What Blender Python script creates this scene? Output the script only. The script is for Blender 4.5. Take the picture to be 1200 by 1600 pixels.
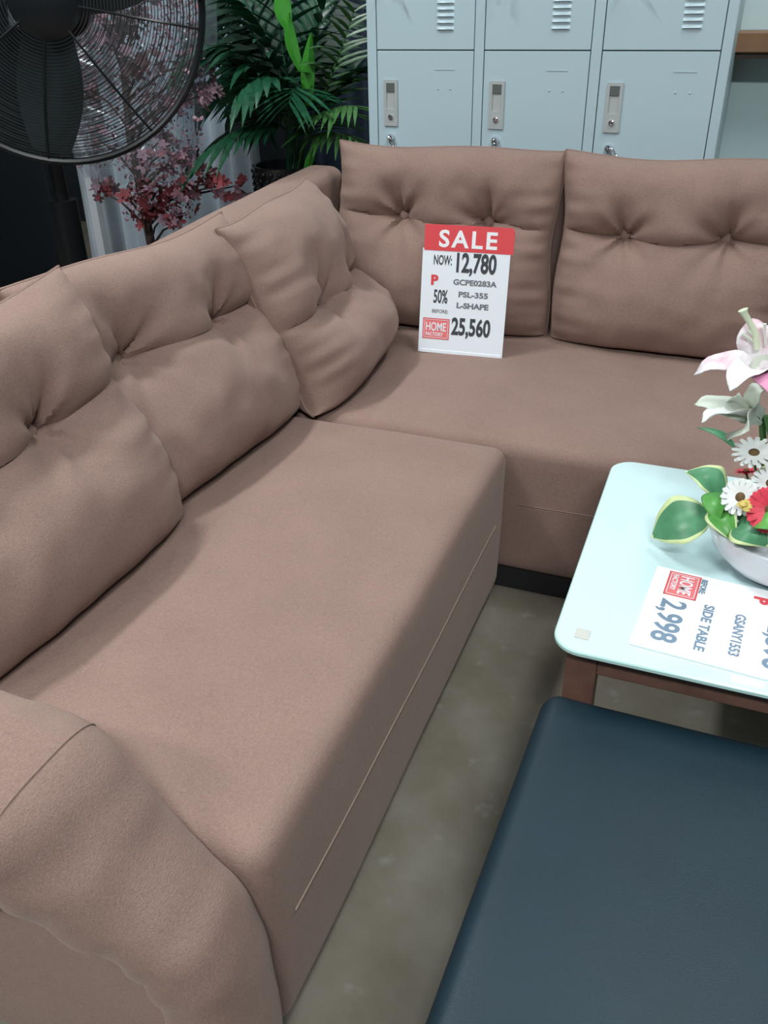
import bpy, bmesh, math, random
from mathutils import Vector, Matrix, noise

for o in list(bpy.data.objects):
    bpy.data.objects.remove(o)
scene = bpy.context.scene
COL = scene.collection
random.seed(7)
PI = math.pi

# ------------------------------------------------------------------ camera
F = 1354.27
CAM = Vector((0.397, -1.721, 1.321))
R = Matrix(((0.9318955, 0.3623160, -0.0172587),
            (0.1721391, -0.4836295, -0.8581787),
            (-0.3192787, 0.7967619, -0.5130609)))
cd = bpy.data.cameras.new('camera')
cam = bpy.data.objects.new('camera', cd)
COL.objects.link(cam)
cd.sensor_fit = 'VERTICAL'
cd.sensor_height = 36.0
cd.lens = F / 1600 * 36.0
cd.clip_start = 0.02
M4 = Matrix((R[0], -R[1], -R[2])).transposed().to_4x4()
M4.translation = CAM
cam.matrix_world = M4
scene.camera = cam


def ray(u, v):
    return R.transposed() @ Vector(((u - 600) / F, (v - 800) / F, 1.0))


def at_z(u, v, z):
    d = ray(u, v)
    return CAM + d * ((z - CAM.z) / d.z)


def at_y(u, v, y):
    d = ray(u, v)
    return CAM + d * ((y - CAM.y) / d.y)


# ------------------------------------------------------------------ world, lights, exposure
w = bpy.data.worlds.new('world')
scene.world = w
w.use_nodes = True
w.node_tree.nodes['Background'].inputs[0].default_value = (0.62, 0.74, 0.80, 1)
w.node_tree.nodes['Background'].inputs[1].default_value = 0.11
scene.view_settings.view_transform = 'Standard'
scene.view_settings.look = 'None'
scene.view_settings.gamma = 1.0
scene.view_settings.exposure = 0.0
scene.view_settings.use_curve_mapping = False

CEIL = 3.3
# shop ceiling fixtures, with added fill among them: x, y, size x, size y, watts
FIX = [(1.05, -3.0, 1.2, 0.30, 118),
       (-1.55, -0.45, 0.20, 1.0, 64),
       (-1.4, -3.2, 1.2, 0.30, 45),  # added fill for general ambience
       (0.80, 0.2, 0.30, 1.2, 27),  # added fill to brighten the corner section's seat
       (-1.6, 2.4, 0.30, 1.2, 20)]
for (x, y, sx, sy, wt) in FIX:
    l = bpy.data.lights.new('tube_light', 'AREA')
    l.shape = 'RECTANGLE'
    l.size, l.size_y = sx, sy
    l.energy = wt
    l.color = (0.92, 0.98, 1.0)
    lo = bpy.data.objects.new('tube_light', l)
    COL.objects.link(lo)
    lo.location = (x, y, CEIL - 0.085)

# ------------------------------------------------------------------ materials
MATS = {}


def mat(name, col, rough=0.6, metal=0.0, spec=0.5, var=0.0, vscale=8.0, bump=0.0, bscale=60.0, col2=None,
        sheen=0.0, coat=0.0, trans=0.0, alpha=1.0, emit=0.0, detail=4.0, thr=None):
    m = bpy.data.materials.new(name)
    m.use_nodes = True
    nt = m.node_tree
    b = nt.nodes['Principled BSDF']
    b.inputs['Base Color'].default_value = (*col, 1)
    b.inputs['Roughness'].default_value = rough
    b.inputs['Metallic'].default_value = metal
    b.inputs['Specular IOR Level'].default_value = spec
    if sheen:
        b.inputs['Sheen Weight'].default_value = sheen
        b.inputs['Sheen Roughness'].default_value = 0.5
        b.inputs['Sheen Tint'].default_value = (1, .9, .82, 1)
    if coat:
        b.inputs['Coat Weight'].default_value = coat
        b.inputs['Coat Roughness'].default_value = 0.05
    if trans:
        b.inputs['Transmission Weight'].default_value = trans
    if alpha < 1:
        b.inputs['Alpha'].default_value = alpha
    if emit:
        b.inputs['Emission Color'].default_value = (*col, 1)
        b.inputs['Emission Strength'].default_value = emit
    tc = nt.nodes.new('ShaderNodeTexCoord')
    if var or col2:
        n = nt.nodes.new('ShaderNodeTexNoise')
        n.inputs['Scale'].default_value = vscale
        n.inputs['Detail'].default_value = detail
        n.inputs['Roughness'].default_value = 0.6
        nt.links.new(tc.outputs['Object'], n.inputs['Vector'])
        r = nt.nodes.new('ShaderNodeValToRGB')
        if thr:
            r.color_ramp.elements[0].position, r.color_ramp.elements[1].position = thr
        else:
            r.color_ramp.elements[0].position, r.color_ramp.elements[1].position = 0.3, 0.7
        c2 = col2 if col2 else tuple(c * (1 - var) for c in col)
        c1 = col if col2 else tuple(min(1, c * (1 + var)) for c in col)
        r.color_ramp.elements[0].color = (*c2, 1)
        r.color_ramp.elements[1].color = (*c1, 1)
        nt.links.new(n.outputs['Fac'], r.inputs['Fac'])
        nt.links.new(r.outputs['Color'], b.inputs['Base Color'])
    if bump:
        n2 = nt.nodes.new('ShaderNodeTexNoise')
        n2.inputs['Scale'].default_value = bscale
        n2.inputs['Detail'].default_value = 3
        nt.links.new(tc.outputs['Object'], n2.inputs['Vector'])
        bp = nt.nodes.new('ShaderNodeBump')
        bp.inputs['Strength'].default_value = bump
        bp.inputs['Distance'].default_value = 0.004
        nt.links.new(n2.outputs['Fac'], bp.inputs['Height'])
        nt.links.new(bp.outputs['Normal'], b.inputs['Normal'])
    MATS[name] = m
    return m


def fabric(name, col):
    """linen weave: fine stretched thread flecks, slow tonal drift, fine relief"""
    m = bpy.data.materials.new(name)
    m.use_nodes = True
    nt = m.node_tree
    N, L = nt.nodes, nt.links
    b = N['Principled BSDF']
    b.inputs['Roughness'].default_value = 0.85
    b.inputs['Specular IOR Level'].default_value = 0.25
    b.inputs['Sheen Weight'].default_value = 0.15
    b.inputs['Sheen Roughness'].default_value = 0.45
    b.inputs['Sheen Tint'].default_value = (1, .86, .76, 1)
    tc = N.new('ShaderNodeTexCoord')
    heights = []
    cols = None
    for k, sc in enumerate(((620, 620, 150), (150, 620, 620), (620, 150, 620))):
        mp = N.new('ShaderNodeMapping')
        mp.inputs['Scale'].default_value = sc
        L.new(tc.outputs['Object'], mp.inputs['Vector'])
        n = N.new('ShaderNodeTexNoise')
        n.inputs['Scale'].default_value = 1.0
        n.inputs['Detail'].default_value = 2
        L.new(mp.outputs['Vector'], n.inputs['Vector'])
        heights.append(n.outputs['Fac'])
    a1 = N.new('ShaderNodeMath'); a1.operation = 'ADD'
    a2 = N.new('ShaderNodeMath'); a2.operation = 'ADD'
    L.new(heights[0], a1.inputs[0]); L.new(heights[1], a1.inputs[1])
    L.new(a1.outputs[0], a2.inputs[0]); L.new(heights[2], a2.inputs[1])
    slow = N.new('ShaderNodeTexNoise')
    slow.inputs['Scale'].default_value = 7
    slow.inputs['Detail'].default_value = 5
    L.new(tc.outputs['Object'], slow.inputs['Vector'])
    mx = N.new('ShaderNodeMath'); mx.operation = 'MULTIPLY_ADD'
    L.new(slow.outputs['Fac'], mx.inputs[0]); mx.inputs[1].default_value = 0.7
    L.new(a2.outputs[0], mx.inputs[2])
    r = N.new('ShaderNodeMapRange')
    r.inputs['From Min'].default_value = 1.35
    r.inputs['From Max'].default_value = 2.35
    L.new(mx.outputs[0], r.inputs['Value'])
    ramp = N.new('ShaderNodeValToRGB')
    ramp.color_ramp.elements[0].position = 0.1
    ramp.color_ramp.elements[1].position = 0.9
    ramp.color_ramp.elements[0].color = (col[0] * .83, col[1] * .82, col[2] * .81, 1)
    ramp.color_ramp.elements[1].color = (col[0] * 1.17, col[1] * 1.18, col[2] * 1.19, 1)
    L.new(r.outputs['Result'], ramp.inputs['Fac'])
    L.new(ramp.outputs['Color'], b.inputs['Base Color'])
    bp = N.new('ShaderNodeBump')
    bp.inputs['Strength'].default_value = 0.35
    bp.inputs['Distance'].default_value = 0.0015
    L.new(a2.outputs[0], bp.inputs['Height'])
    L.new(bp.outputs['Normal'], b.inputs['Normal'])
    MATS[name] = m
    return m


FAB = (0.250, 0.162, 0.134)
fabric('brown_linen', FAB)
mat('thread', (0.34, 0.25, 0.20), 0.8)
mat('dark_base', (0.012, 0.012, 0.014), 0.7)
mat('wood_red', (0.125, 0.062, 0.045), 0.45, var=0.3, vscale=14, bump=.05)
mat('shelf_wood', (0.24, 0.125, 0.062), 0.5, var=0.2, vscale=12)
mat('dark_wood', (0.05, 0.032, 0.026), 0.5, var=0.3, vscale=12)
mat('glass_white', (0.60, 0.775, 0.785), 0.06, spec=0.6, coat=0.6)
mat('glass_edge', (0.45, 0.66, 0.62), 0.1)
mat('leather', (0.006, 0.021, 0.032), 0.46, spec=0.38, var=0.12, vscale=6, bump=0.12, bscale=500)
mat('locker_paint', (0.41, 0.525, 0.57), 0.38, spec=0.45, bump=0.02, bscale=300)
mat('locker_gap', (0.22, 0.29, 0.30), 0.7)
mat('steel_grey', (0.46, 0.49, 0.49), 0.4, metal=0.25)
mat('recess_dark', (0.09, 0.11, 0.10), 0.5)
mat('chrome', (0.75, 0.77, 0.8), 0.12, metal=1.0)
mat('paper', (0.80, 0.85, 0.90), 0.55)
mat('paper_flat', (0.93, 0.935, 0.94), 0.5)
mat('red_print', (0.70, 0.065, 0.075), 0.5)
mat('red_soft', (0.80, 0.19, 0.20), 0.5)
mat('ink', (0.045, 0.05, 0.06), 0.6)
mat('ink_grey', (0.16, 0.17, 0.19), 0.6)
mat('ink_blue', (0.17, 0.25, 0.34), 0.6)
mat('white_print', (0.86, 0.87, 0.9), 0.5)
mat('sticker', (0.55, 0.55, 0.5), 0.35)
mat('clear_sticker', (0.88, 0.95, 0.95), 0.15)
mat('black_metal', (0.006, 0.008, 0.010), 0.28, spec=0.4)
mat('cage_wire', (0.045, 0.055, 0.06), 0.35, metal=0.3)
mat('blade', (0.02, 0.03, 0.034), 0.35)
mat('palm', (0.012, 0.075, 0.035), 0.35, var=0.35, vscale=9)
mat('palm_light', (0.05, 0.14, 0.04), 0.4, var=0.3, vscale=9)
mat('bright_stem', (0.035, 0.22, 0.02), 0.4, var=0.2, vscale=9)
mat('basket_black', (0.014, 0.015, 0.018), 0.18, spec=0.8)
mat('blossom_a', (0.25, 0.105, 0.13), 0.7, var=0.25, vscale=30)
mat('blossom_b', (0.33, 0.20, 0.25), 0.7, var=0.2, vscale=30)
mat('blossom_c', (0.26, 0.05, 0.06), 0.7, var=0.2, vscale=30)
mat('bark', (0.06, 0.04, 0.035), 0.8)
mat('drape', (0.55, 0.62, 0.68), 0.45, var=0.18, vscale=3, sheen=.2)
mat('drape_blue', (0.022, 0.036, 0.06), 0.6, var=0.2, vscale=3)
mat('far_dark', (0.012, 0.018, 0.024), 0.7)
mat('wall_teal', (0.60, 0.76, 0.77), 0.7, var=0.03, vscale=2)
mat('ceiling_white', (0.6, 0.62, 0.62), 0.9)
mat('lamp_white', (0.95, 0.98, 1.0), 0.5, emit=6)
mat('lamp_body', (0.7, 0.7, 0.7), 0.5)
mat('ceramic', (0.66, 0.69, 0.73), 0.12, spec=0.6, coat=.4)
mat('leaf_green', (0.085, 0.27, 0.135), 0.4, var=0.25, vscale=25)
mat('leaf_bright', (0.10, 0.36, 0.07), 0.4, var=0.25, vscale=25)
mat('leaf_edge', (0.62, 0.72, 0.36), 0.45, var=0.1, vscale=20)
mat('stem_green', (0.06, 0.17, 0.04), 0.5)
mat('petal_white', (0.80, 0.82, 0.80), 0.5)
mat('petal_cream', (0.62, 0.68, 0.58), 0.5)
mat('petal_pink', (0.80, 0.76, 0.78), 0.5, col2=(0.66, 0.34, 0.42), vscale=18, thr=(.34, .56))
mat('petal_mauve', (0.62, 0.26, 0.40), 0.5, var=.2, vscale=18)
mat('petal_red', (0.66, 0.035, 0.07), 0.5, var=0.2, vscale=40)
mat('petal_yellow', (0.75, 0.58, 0.16), 0.5)
mat('daisy_eye', (0.13, 0.075, 0.03), 0.8, var=.3, vscale=300)
mat('pistil', (0.62, 0.70, 0.50), 0.45)
mat('yellow_bits', (0.33, 0.26, 0.05), 0.7)
mat('label_tan', (0.62, 0.50, 0.40), 0.6)


def plastic(name):
    m = bpy.data.materials.new(name)
    m.use_nodes = True
    nt = m.node_tree
    N, L = nt.nodes, nt.links
    N.remove(N['Principled BSDF'])
    out = N['Material Output']
    t = N.new('ShaderNodeBsdfTransparent')
    t.inputs[0].default_value = (0.94, 0.96, 0.98, 1)
    g = N.new('ShaderNodeBsdfGlossy')
    g.inputs['Roughness'].default_value = 0.12
    d = N.new('ShaderNodeBsdfDiffuse')
    d.inputs[0].default_value = (0.6, 0.66, 0.72, 1)
    mx = N.new('ShaderNodeMixShader'); mx.inputs[0].default_value = 0.10
    mx2 = N.new('ShaderNodeMixShader'); mx2.inputs[0].default_value = 0.10
    L.new(t.outputs[0], mx.inputs[1]); L.new(d.outputs[0], mx.inputs[2])
    L.new(mx.outputs[0], mx2.inputs[1]); L.new(g.outputs[0], mx2.inputs[2])
    L.new(mx2.outputs[0], out.inputs['Surface'])
    MATS[name] = m


plastic('clear_wrap')


def concrete():
    m = bpy.data.materials.new('concrete')
    m.use_nodes = True
    nt = m.node_tree
    N, L = nt.nodes, nt.links
    b = N['Principled BSDF']
    tc = N.new('ShaderNodeTexCoord')
    n1 = N.new('ShaderNodeTexNoise'); n1.inputs['Scale'].default_value = 5; n1.inputs['Detail'].default_value = 8
    n1.inputs['Roughness'].default_value = 0.62
    n2 = N.new('ShaderNodeTexNoise'); n2.inputs['Scale'].default_value = 17; n2.inputs['Detail'].default_value = 6
    L.new(tc.outputs['Object'], n1.inputs['Vector']); L.new(tc.outputs['Object'], n2.inputs['Vector'])
    r1 = N.new('ShaderNodeValToRGB')
    r1.color_ramp.elements[0].position = .33; r1.color_ramp.elements[1].position = .68
    r1.color_ramp.elements[0].color = (.140, .121, .087, 1); r1.color_ramp.elements[1].color = (.215, .197, .160, 1)
    L.new(n1.outputs['Fac'], r1.inputs['Fac'])
    r2 = N.new('ShaderNodeValToRGB')
    r2.color_ramp.elements[0].position = .62; r2.color_ramp.elements[1].position = .74
    r2.color_ramp.elements[0].color = (0, 0, 0, 1); r2.color_ramp.elements[1].color = (1, 1, 1, 1)
    L.new(n2.outputs['Fac'], r2.inputs['Fac'])
    mx = N.new('ShaderNodeMix'); mx.data_type = 'RGBA'
    L.new(r2.outputs['Color'], mx.inputs[0])
    L.new(r1.outputs['Color'], mx.inputs[6]); mx.inputs[7].default_value = (.24, .228, .20, 1)
    L.new(mx.outputs[2], b.inputs['Base Color'])
    b.inputs['Roughness'].default_value = 0.42
    b.inputs['Specular IOR Level'].default_value = 0.4
    MATS['concrete'] = m


concrete()


# ------------------------------------------------------------------ mesh helpers
class MB:
    def __init__(s):
        s.v, s.f, s.m, s.wn = [], [], [], False

    def add(s, vs, fs, mi=0):
        o = len(s.v)
        s.v += [Vector(p) for p in vs]
        s.f += [tuple(i + o for i in f) for f in fs]
        s.m += [mi] * len(fs)
        return s

    def box(s, x0, x1, y0, y1, z0, z1, mi=0, bev=0.0):
        if bev <= 0:
            vs = [(x, y, z) for z in (z0, z1) for y in (y0, y1) for x in (x0, x1)]
            return s.add(vs, [(0, 2, 3, 1), (4, 5, 7, 6), (0, 1, 5, 4), (2, 6, 7, 3), (0, 4, 6, 2), (1, 3, 7, 5)], mi)
        s.wn = True
        bm = bmesh.new()
        bmesh.ops.create_cube(bm, size=1)
        for v in bm.verts:
            v.co = Vector(((x0 + x1) / 2 + v.co.x * (x1 - x0), (y0 + y1) / 2 + v.co.y * (y1 - y0),
                           (z0 + z1) / 2 + v.co.z * (z1 - z0)))
        bmesh.ops.bevel(bm, geom=bm.edges[:], offset=bev, segments=2, affect='EDGES', profile=.5)
        bm.verts.index_update()
        s.add([v.co.copy() for v in bm.verts], [tuple(v.index for v in f.verts) for f in bm.faces], mi)
        bm.free()
        return s

    def tube(s, pts, rad, seg=8, closed=False, caps=True, mi=0):
        pts = [Vector(p) for p in pts]
        n = len(pts)
        rads = rad if isinstance(rad, (list, tuple)) else [rad] * n
        up = Vector((0, 0, 1))
        rings = []
        pn = None
        for i, p in enumerate(pts):
            a = pts[(i - 1) % n] if (closed or i > 0) else p
            b = pts[(i + 1) % n] if (closed or i < n - 1) else p
            t = (b - a).normalized()
            if pn is None:
                ref = up if abs(t.z) < .9 else Vector((1, 0, 0))
                nn = t.cross(ref).normalized()
            else:
                nn = (pn - t * pn.dot(t)).normalized()
            pn = nn
            bb = t.cross(nn)
            rings.append([p + (nn * math.cos(2 * PI * k / seg) + bb * math.sin(2 * PI * k / seg)) * rads[i]
                          for k in range(seg)])
        vs = [q for rg in rings for q in rg]
        fs = []
        for i in range(n if closed else n - 1):
            j = (i + 1) % n
            for k in range(seg):
                k2 = (k + 1) % seg
                fs.append((i * seg + k, i * seg + k2, j * seg + k2, j * seg + k))
        if caps and not closed:
            fs.append(tuple(range(seg))[::-1])
            fs.append(tuple((n - 1) * seg + k for k in range(seg)))
        return s.add(vs, fs, mi)

    def lathe(s, prof, seg=32, c=(0, 0, 0), mi=0, cap0=True, cap1=True):
        vs = []
        for (r, z) in prof:
            for k in range(seg):
                a = 2 * PI * k / seg
                vs.append((c[0] + r * math.cos(a), c[1] + r * math.sin(a), c[2] + z))
        fs = []
        for i in range(len(prof) - 1):
            for k in range(seg):
                k2 = (k + 1) % seg
                fs.append((i * seg + k, i * seg + k2, (i + 1) * seg + k2, (i + 1) * seg + k))
        if cap0:
            fs.append(tuple(range(seg))[::-1])
        if cap1:
            fs.append(tuple((len(prof) - 1) * seg + k for k in range(seg)))
        return s.add(vs, fs, mi)

    def xf(s, M):
        s.v = [M @ p for p in s.v]
        return s

    def mesh(s, name, mats, smooth=True, angle=None):
        me = bpy.data.meshes.new(name)
        me.from_pydata([tuple(p) for p in s.v], [], s.f)
        for m in (mats if isinstance(mats, (list, tuple)) else [mats]):
            me.materials.append(MATS[m])
        for p, mi in zip(me.polygons, s.m):
            p.material_index = mi
            p.use_smooth = smooth
        me.update()
        if smooth and angle:
            me.set_sharp_from_angle(angle=math.radians(angle))
        return me

    def build(s, name, mats, parent=None, smooth=True, angle=40, off=None):
        if off is not None:
            o_ = Vector(off)
            s.v = [p - o_ for p in s.v]
        o = link(name, s.mesh(name, mats, smooth, None if s.wn else angle), parent)
        if s.wn and smooth:
            o.modifiers.new('flat_faces', 'WEIGHTED_NORMAL').weight = 100
        return o


def link(name, data, parent=None, M=None):
    o = bpy.data.objects.new(name, data)
    COL.objects.link(o)
    if parent is not None:
        o.parent = parent
    if M is not None:
        o.matrix_local = M
    return o


def tag(o, label=None, cat=None, group=None, kind=None):
    if label: o['label'] = label
    if cat: o['category'] = cat
    if group: o['group'] = group
    if kind: o['kind'] = kind
    return o


def empty(name, loc, label, cat, group=None, rot=None):
    o = bpy.data.objects.new(name, None)
    COL.objects.link(o)
    o.location = loc
    o.empty_display_size = 0.05
    if rot: o.rotation_euler = rot
    return tag(o, label, cat, group)


def grid_axis(h, r, n, nr=5):
    """coordinates from -h to h, denser in the rounded margins"""
    a = [-h + r * (1 - math.cos(PI / 2 * k / nr)) for k in range(nr)]
    mid = [-h + r + (2 * h - 2 * r) * k / n for k in range(n + 1)]
    return a + mid + [-x for x in reversed(a)]


def soft_box(x0, x1, y0, y1, z0, z1, r=0.04, n=(14, 14, 6), fn=None):
    """rounded box out of six grids, welded; fn(p, normalised) moves vertices"""
    c = Vector(((x0 + x1) / 2, (y0 + y1) / 2, (z0 + z1) / 2))
    h = Vector(((x1 - x0) / 2, (y1 - y0) / 2, (z1 - z0) / 2))
    ax = [grid_axis(h[i], r, n[i]) for i in range(3)]
    idx, vs, fs = {}, [], []

    def vert(p):
        k = tuple(round(q, 6) for q in p)
        if k not in idx:
            idx[k] = len(vs)
            vs.append(Vector(p))
        return idx[k]
    for d in range(3):
        a, b = (d + 1) % 3, (d + 2) % 3
        for sgn in (-1, 1):
            for i in range(len(ax[a]) - 1):
                for j in range(len(ax[b]) - 1):
                    q = []
                    for (ii, jj) in ((i, j), (i + 1, j), (i + 1, j + 1), (i, j + 1)):
                        p = [0, 0, 0]
                        p[d] = sgn * h[d]; p[a] = ax[a][ii]; p[b] = ax[b][jj]
                        q.append(vert(p))
                    fs.append(tuple(q if sgn > 0 else q[::-1]))
    out = []
    for p in vs:
        inner = Vector([max(-h[i] + r, min(h[i] - r, p[i])) for i in range(3)])
        d = p - inner
        q = inner + d.normalized() * r if d.length > 1e-9 else p.copy()
        u = Vector((q.x / h.x, q.y / h.y, q.z / h.z))
        q = q + c
        if fn:
            q = fn(q, u)
        out.append(q)
    return MB().add(out, fs)


def nz(p, s=1.0, seed=0.0):
    return noise.noise(Vector(p) * s + Vector((seed, seed * 1.7, -seed)))


# ------------------------------------------------------------------ the setting
def struct(o):
    o['kind'] = 'structure'
    return o


struct(MB().box(-6, 5, -6, 6, -0.05, 0).build('floor', 'concrete', smooth=False))
struct(MB().box(-6, 5, -6, 6, CEIL, CEIL + 0.1).build('ceiling', 'ceiling_white', smooth=False))
WY = 1.47
struct(MB().box(-0.70, 5, WY, WY + 0.1, 0, CEIL).build('wall_back', 'wall_teal', smooth=False))
struct(MB().box(-6, -0.70, 3.3, 3.4, 0, CEIL).build('wall_far', 'far_dark', smooth=False))
struct(MB().box(-6.1, -6, -6, 3.4, 0, CEIL).build('wall_left', 'far_dark', smooth=False))

for i, (x, y, sx, sy, wt) in enumerate(FIX):
    e = empty('ceiling_light', (x, y, CEIL), ['white tube ceiling light in front of the black ottoman',
              'white tube ceiling light above the fan side of the sofa', 'added white tube fill light behind the armrest end',
              'added white tube fill light brightening the corner seat', 'white tube ceiling light over the dark far corner'][i],
              'ceiling light', 'tube lights on the shop ceiling')
    MB().box(-sx / 2 - .03, sx / 2 + .03, -sy / 2 - .03, sy / 2 + .03, -.06, 0, bev=.01).build('housing', 'lamp_body', e)
    MB().box(-sx / 2, sx / 2, -sy / 2, sy / 2, -.075, -.06).build('diffuser', 'lamp_white', e, smooth=False)

# ------------------------------------------------------------------ sofa
SEAT = 0.42
BX0, BX1 = -0.93, -0.79          # back frame of the long section
RB0, RB1 = 0.90, 0.985           # back frame of the corner section


def seat_fn(seed, front):
    def fn(q, u):
        if u.z > .2:
            k = (u.z - .2) / .8
            q.z += 0.010 * k * (1 - u.x ** 2) * (1 - u.y ** 4) + 0.004 * k * nz(q, 4, seed)
        # soft upholstery: faces wander a little
        a = 0.004 * nz(q, 3.0, seed + 5)
        if front == 'x' and u.x > .8:
            q.x += a - 0.012 * max(0, -u.z) * 0.5
        if front == 'y' and u.y < -.8:
            q.y -= a - 0.012 * max(0, -u.z) * 0.5
        return q
    return fn


def add_line(parent, pts, name, m='thread', r=0.0012, off=(0, 0, 0)):
    return MB().tube(pts, r, seg=5).build(name, m, parent, off=off)


# --- long section on the left
s1 = empty('sofa_section', (-0.4, -0.55, 0), 'long brown linen sofa section with rolled arm, nearest the camera', 'sofa')
o1 = (-0.4, -0.55, 0)
soft_box(-0.80, 0.0, -1.145, 0.062, 0.028, SEAT, r=0.038, n=(20, 30, 10), fn=seat_fn(1, 'x')).build('seat', 'brown_linen', s1, off=o1)
pts = [(0.0025 + 0.004 * nz((0, y, .26), 3.0, 6), y, 0.258 + 0.006 * math.sin(y * 3)) for y in [-1.09 + k * .035 for k in range(31)]]
add_line(s1, pts, 'stitching', off=o1)
MB().box(-0.78, -0.035, -1.12, 0.05, 0.0, 0.04).build('plinth', 'dark_base', s1, off=o1)  # dark block put in for the shadow gap under the seat


def frame_fn(seed, fall=0.0):
    def fn(q, u):
        if fall:      # the back rail drops a little away from the corner
            q.z -= (.012 + min(.06, fall * max(0, .9 - q.y))) * max(0, u.z)
        d = 0.006 * nz(q, 4, seed)
        q.z += d if u.z > .5 else 0
        q.x += 0.005 * nz(q, 5, seed + 2)
        return q
    return fn


soft_box(BX0, BX1, -1.30, RB1, 0.03, 0.868, r=0.045, n=(4, 40, 14), fn=frame_fn(3, .045)).build('back_frame', 'brown_linen', s1, off=o1)


def arm(parent, off, mirror=None):
    """rolled arm: a roll that runs level, swoops down at the front and lands as a post"""
    # top profile x, z, half width, half thickness, centre y
    key = [(-0.80, .610, .100, .100, -1.238), (-0.55, .618, .104, .102, -1.238), (-0.36, .624, .108, .105, -1.240), (-0.255, .626, .112, .107, -1.242),
           (-0.195, .616, .112, .104, -1.242), (-0.152, .580, .106, .094, -1.238), (-0.120, .528, .096, .082, -1.232), (-0.090, .482, .086, .072, -1.226),
           (-0.048, .440, .079, .066, -1.221), (-0.008, .388, .076, .064, -1.218), (0.014, .305, .074, .062, -1.216), (0.022, .200, .073, .060, -1.216),
           (0.022, .120, .073, .060, -1.216), (0.022, .035, .073, .060, -1.216)]
    # dense catmull-rom
    P = []
    for i in range(len(key) - 1):
        p0, p1, p2, p3 = key[max(i - 1, 0)], key[i], key[i + 1], key[min(i + 2, len(key) - 1)]
        for s in range(7):
            t = s / 7
            P.append([0.5 * ((2 * p1[k]) + (-p0[k] + p2[k]) * t + (2 * p0[k] - 5 * p1[k] + 4 * p2[k] - p3[k]) * t * t +
                             (-p0[k] + 3 * p1[k] - 3 * p2[k] + p3[k]) * t ** 3) for k in range(5)])
    P.append(list(key[-1]))
    SEGA = 44
    vs, fs = [], []
    CC = []
    for i, (x, z, ry, rn, YC) in enumerate(P):
        a, b = P[max(i - 1, 0)], P[min(i + 1, len(P) - 1)]
        t = Vector((b[0] - a[0], 0, b[1] - a[1])).normalized()
        nrm = Vector((-t.z, 0, t.x))
        x, z = x - nrm.x * rn, z - nrm.z * rn
        CC.append(Vector((x, YC, z)))
        for k in range(SEGA):
            ang = 2 * PI * k / SEGA
            ca, sa = math.cos(ang), math.sin(ang)
            e = 0.82
            cy = math.copysign(abs(ca) ** e, ca)
            sn = math.copysign(abs(sa) ** e, sa)
            p = Vector((x, YC, z)) + nrm * (rn * sn) + Vector((0, ry * cy, 0))
            w_ = 0.004 * nz(p, 9, 2) + 0.003 * nz(p, 22, 4)
            # gathered pleats on the outer underside of the swoop
            if cy < -0.2 and sn < 0.35:
                w_ += 0.0022 * math.sin(i * 0.8 + 4 * sn + 2 * nz((i * .3, sn, 0))) * min(1, (-cy - .2) * 2)
            # a shallow pull where the roll turns down
            g = math.exp(-((i - 38) / 4.0) ** 2)
            w_ -= 0.006 * g * (0.5 + 0.5 * math.sin(ang * 3 + 1))
            p += (nrm * sn + Vector((0, cy, 0))) * w_
            vs.append(p)
    for i in range(len(P) - 1):
        for k in range(SEGA):
            k2 = (k + 1) % SEGA
            fs.append((i * SEGA + k, i * SEGA + k2, (i + 1) * SEGA + k2, (i + 1) * SEGA + k))
    fs.append(tuple(range(SEGA))[::-1])
    fs.append(tuple((len(P) - 1) * SEGA + k for k in range(SEGA)))
    rings = [vs[i * SEGA:(i + 1) * SEGA] for i in range(len(P))]
    T = mirror if mirror else Matrix.Identity(4)
    roll = MB().add(vs, fs).xf(T)
    if T.determinant() < 0:
        roll.f = [f[::-1] for f in roll.f]
    ao = roll.build('arm_roll', 'brown_linen', parent, off=off, angle=60)
    panel = MB()
    ch = [c for c in CC if c.x <= CC[-1].x + .02 and c.z > .12]
    keep = [ch[0]]
    for c in ch:
        if c.x > keep[-1].x + .004:
            keep.append(c)
    ch = keep
    n_ = len(ch)
    PY0, PY1 = -1.268, -1.16
    pv = [(c.x, y_, z_) for c in ch for (y_, z_) in ((PY0, .03), (PY0, c.z), (PY1, c.z), (PY1, .03))]
    pf = [(i * 4 + k, i * 4 + (k + 1) % 4, i * 4 + 4 + (k + 1) % 4, i * 4 + 4 + k) for i in range(n_ - 1) for k in range(4)]
    pf += [(3, 2, 1, 0), tuple((n_ - 1) * 4 + k for k in range(4))]
    panel.add(pv, pf).xf(T)
    if T.determinant() < 0:
        panel.f = [f[::-1] for f in panel.f]
    panel.build('arm_panel', 'brown_linen', parent, off=off)
    si = 28
    seam = [T @ (q + (q - CC[si]).normalized() * .0008) for k, q in enumerate(rings[si])]
    MB().tube(seam, 0.0010, seg=5, closed=True).build('stitching', 'brown_linen', ao, off=off)
    return ao


arm(s1, o1)
for (x, y) in ((-.74, -1.22), (-.08, -1.22), (-.86, .9)):
    MB().box(x - .03, x + .03, y - .03, y + .03, 0, 0.045, bev=.004).build('foot', 'dark_base', s1, off=o1)

# --- corner section on the right
o2 = (0.0, 0.5, 0)
s2 = empty('sofa_section', o2, 'brown linen corner sofa section in front of the lockers, behind the glass table', 'sofa')
RX1 = 0.68
soft_box(-0.785, RX1, 0.066, 0.93, 0.058, SEAT, r=0.036, n=(34, 20, 10), fn=seat_fn(8, 'y')).build('seat', 'brown_linen', s2, off=o2)
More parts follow.
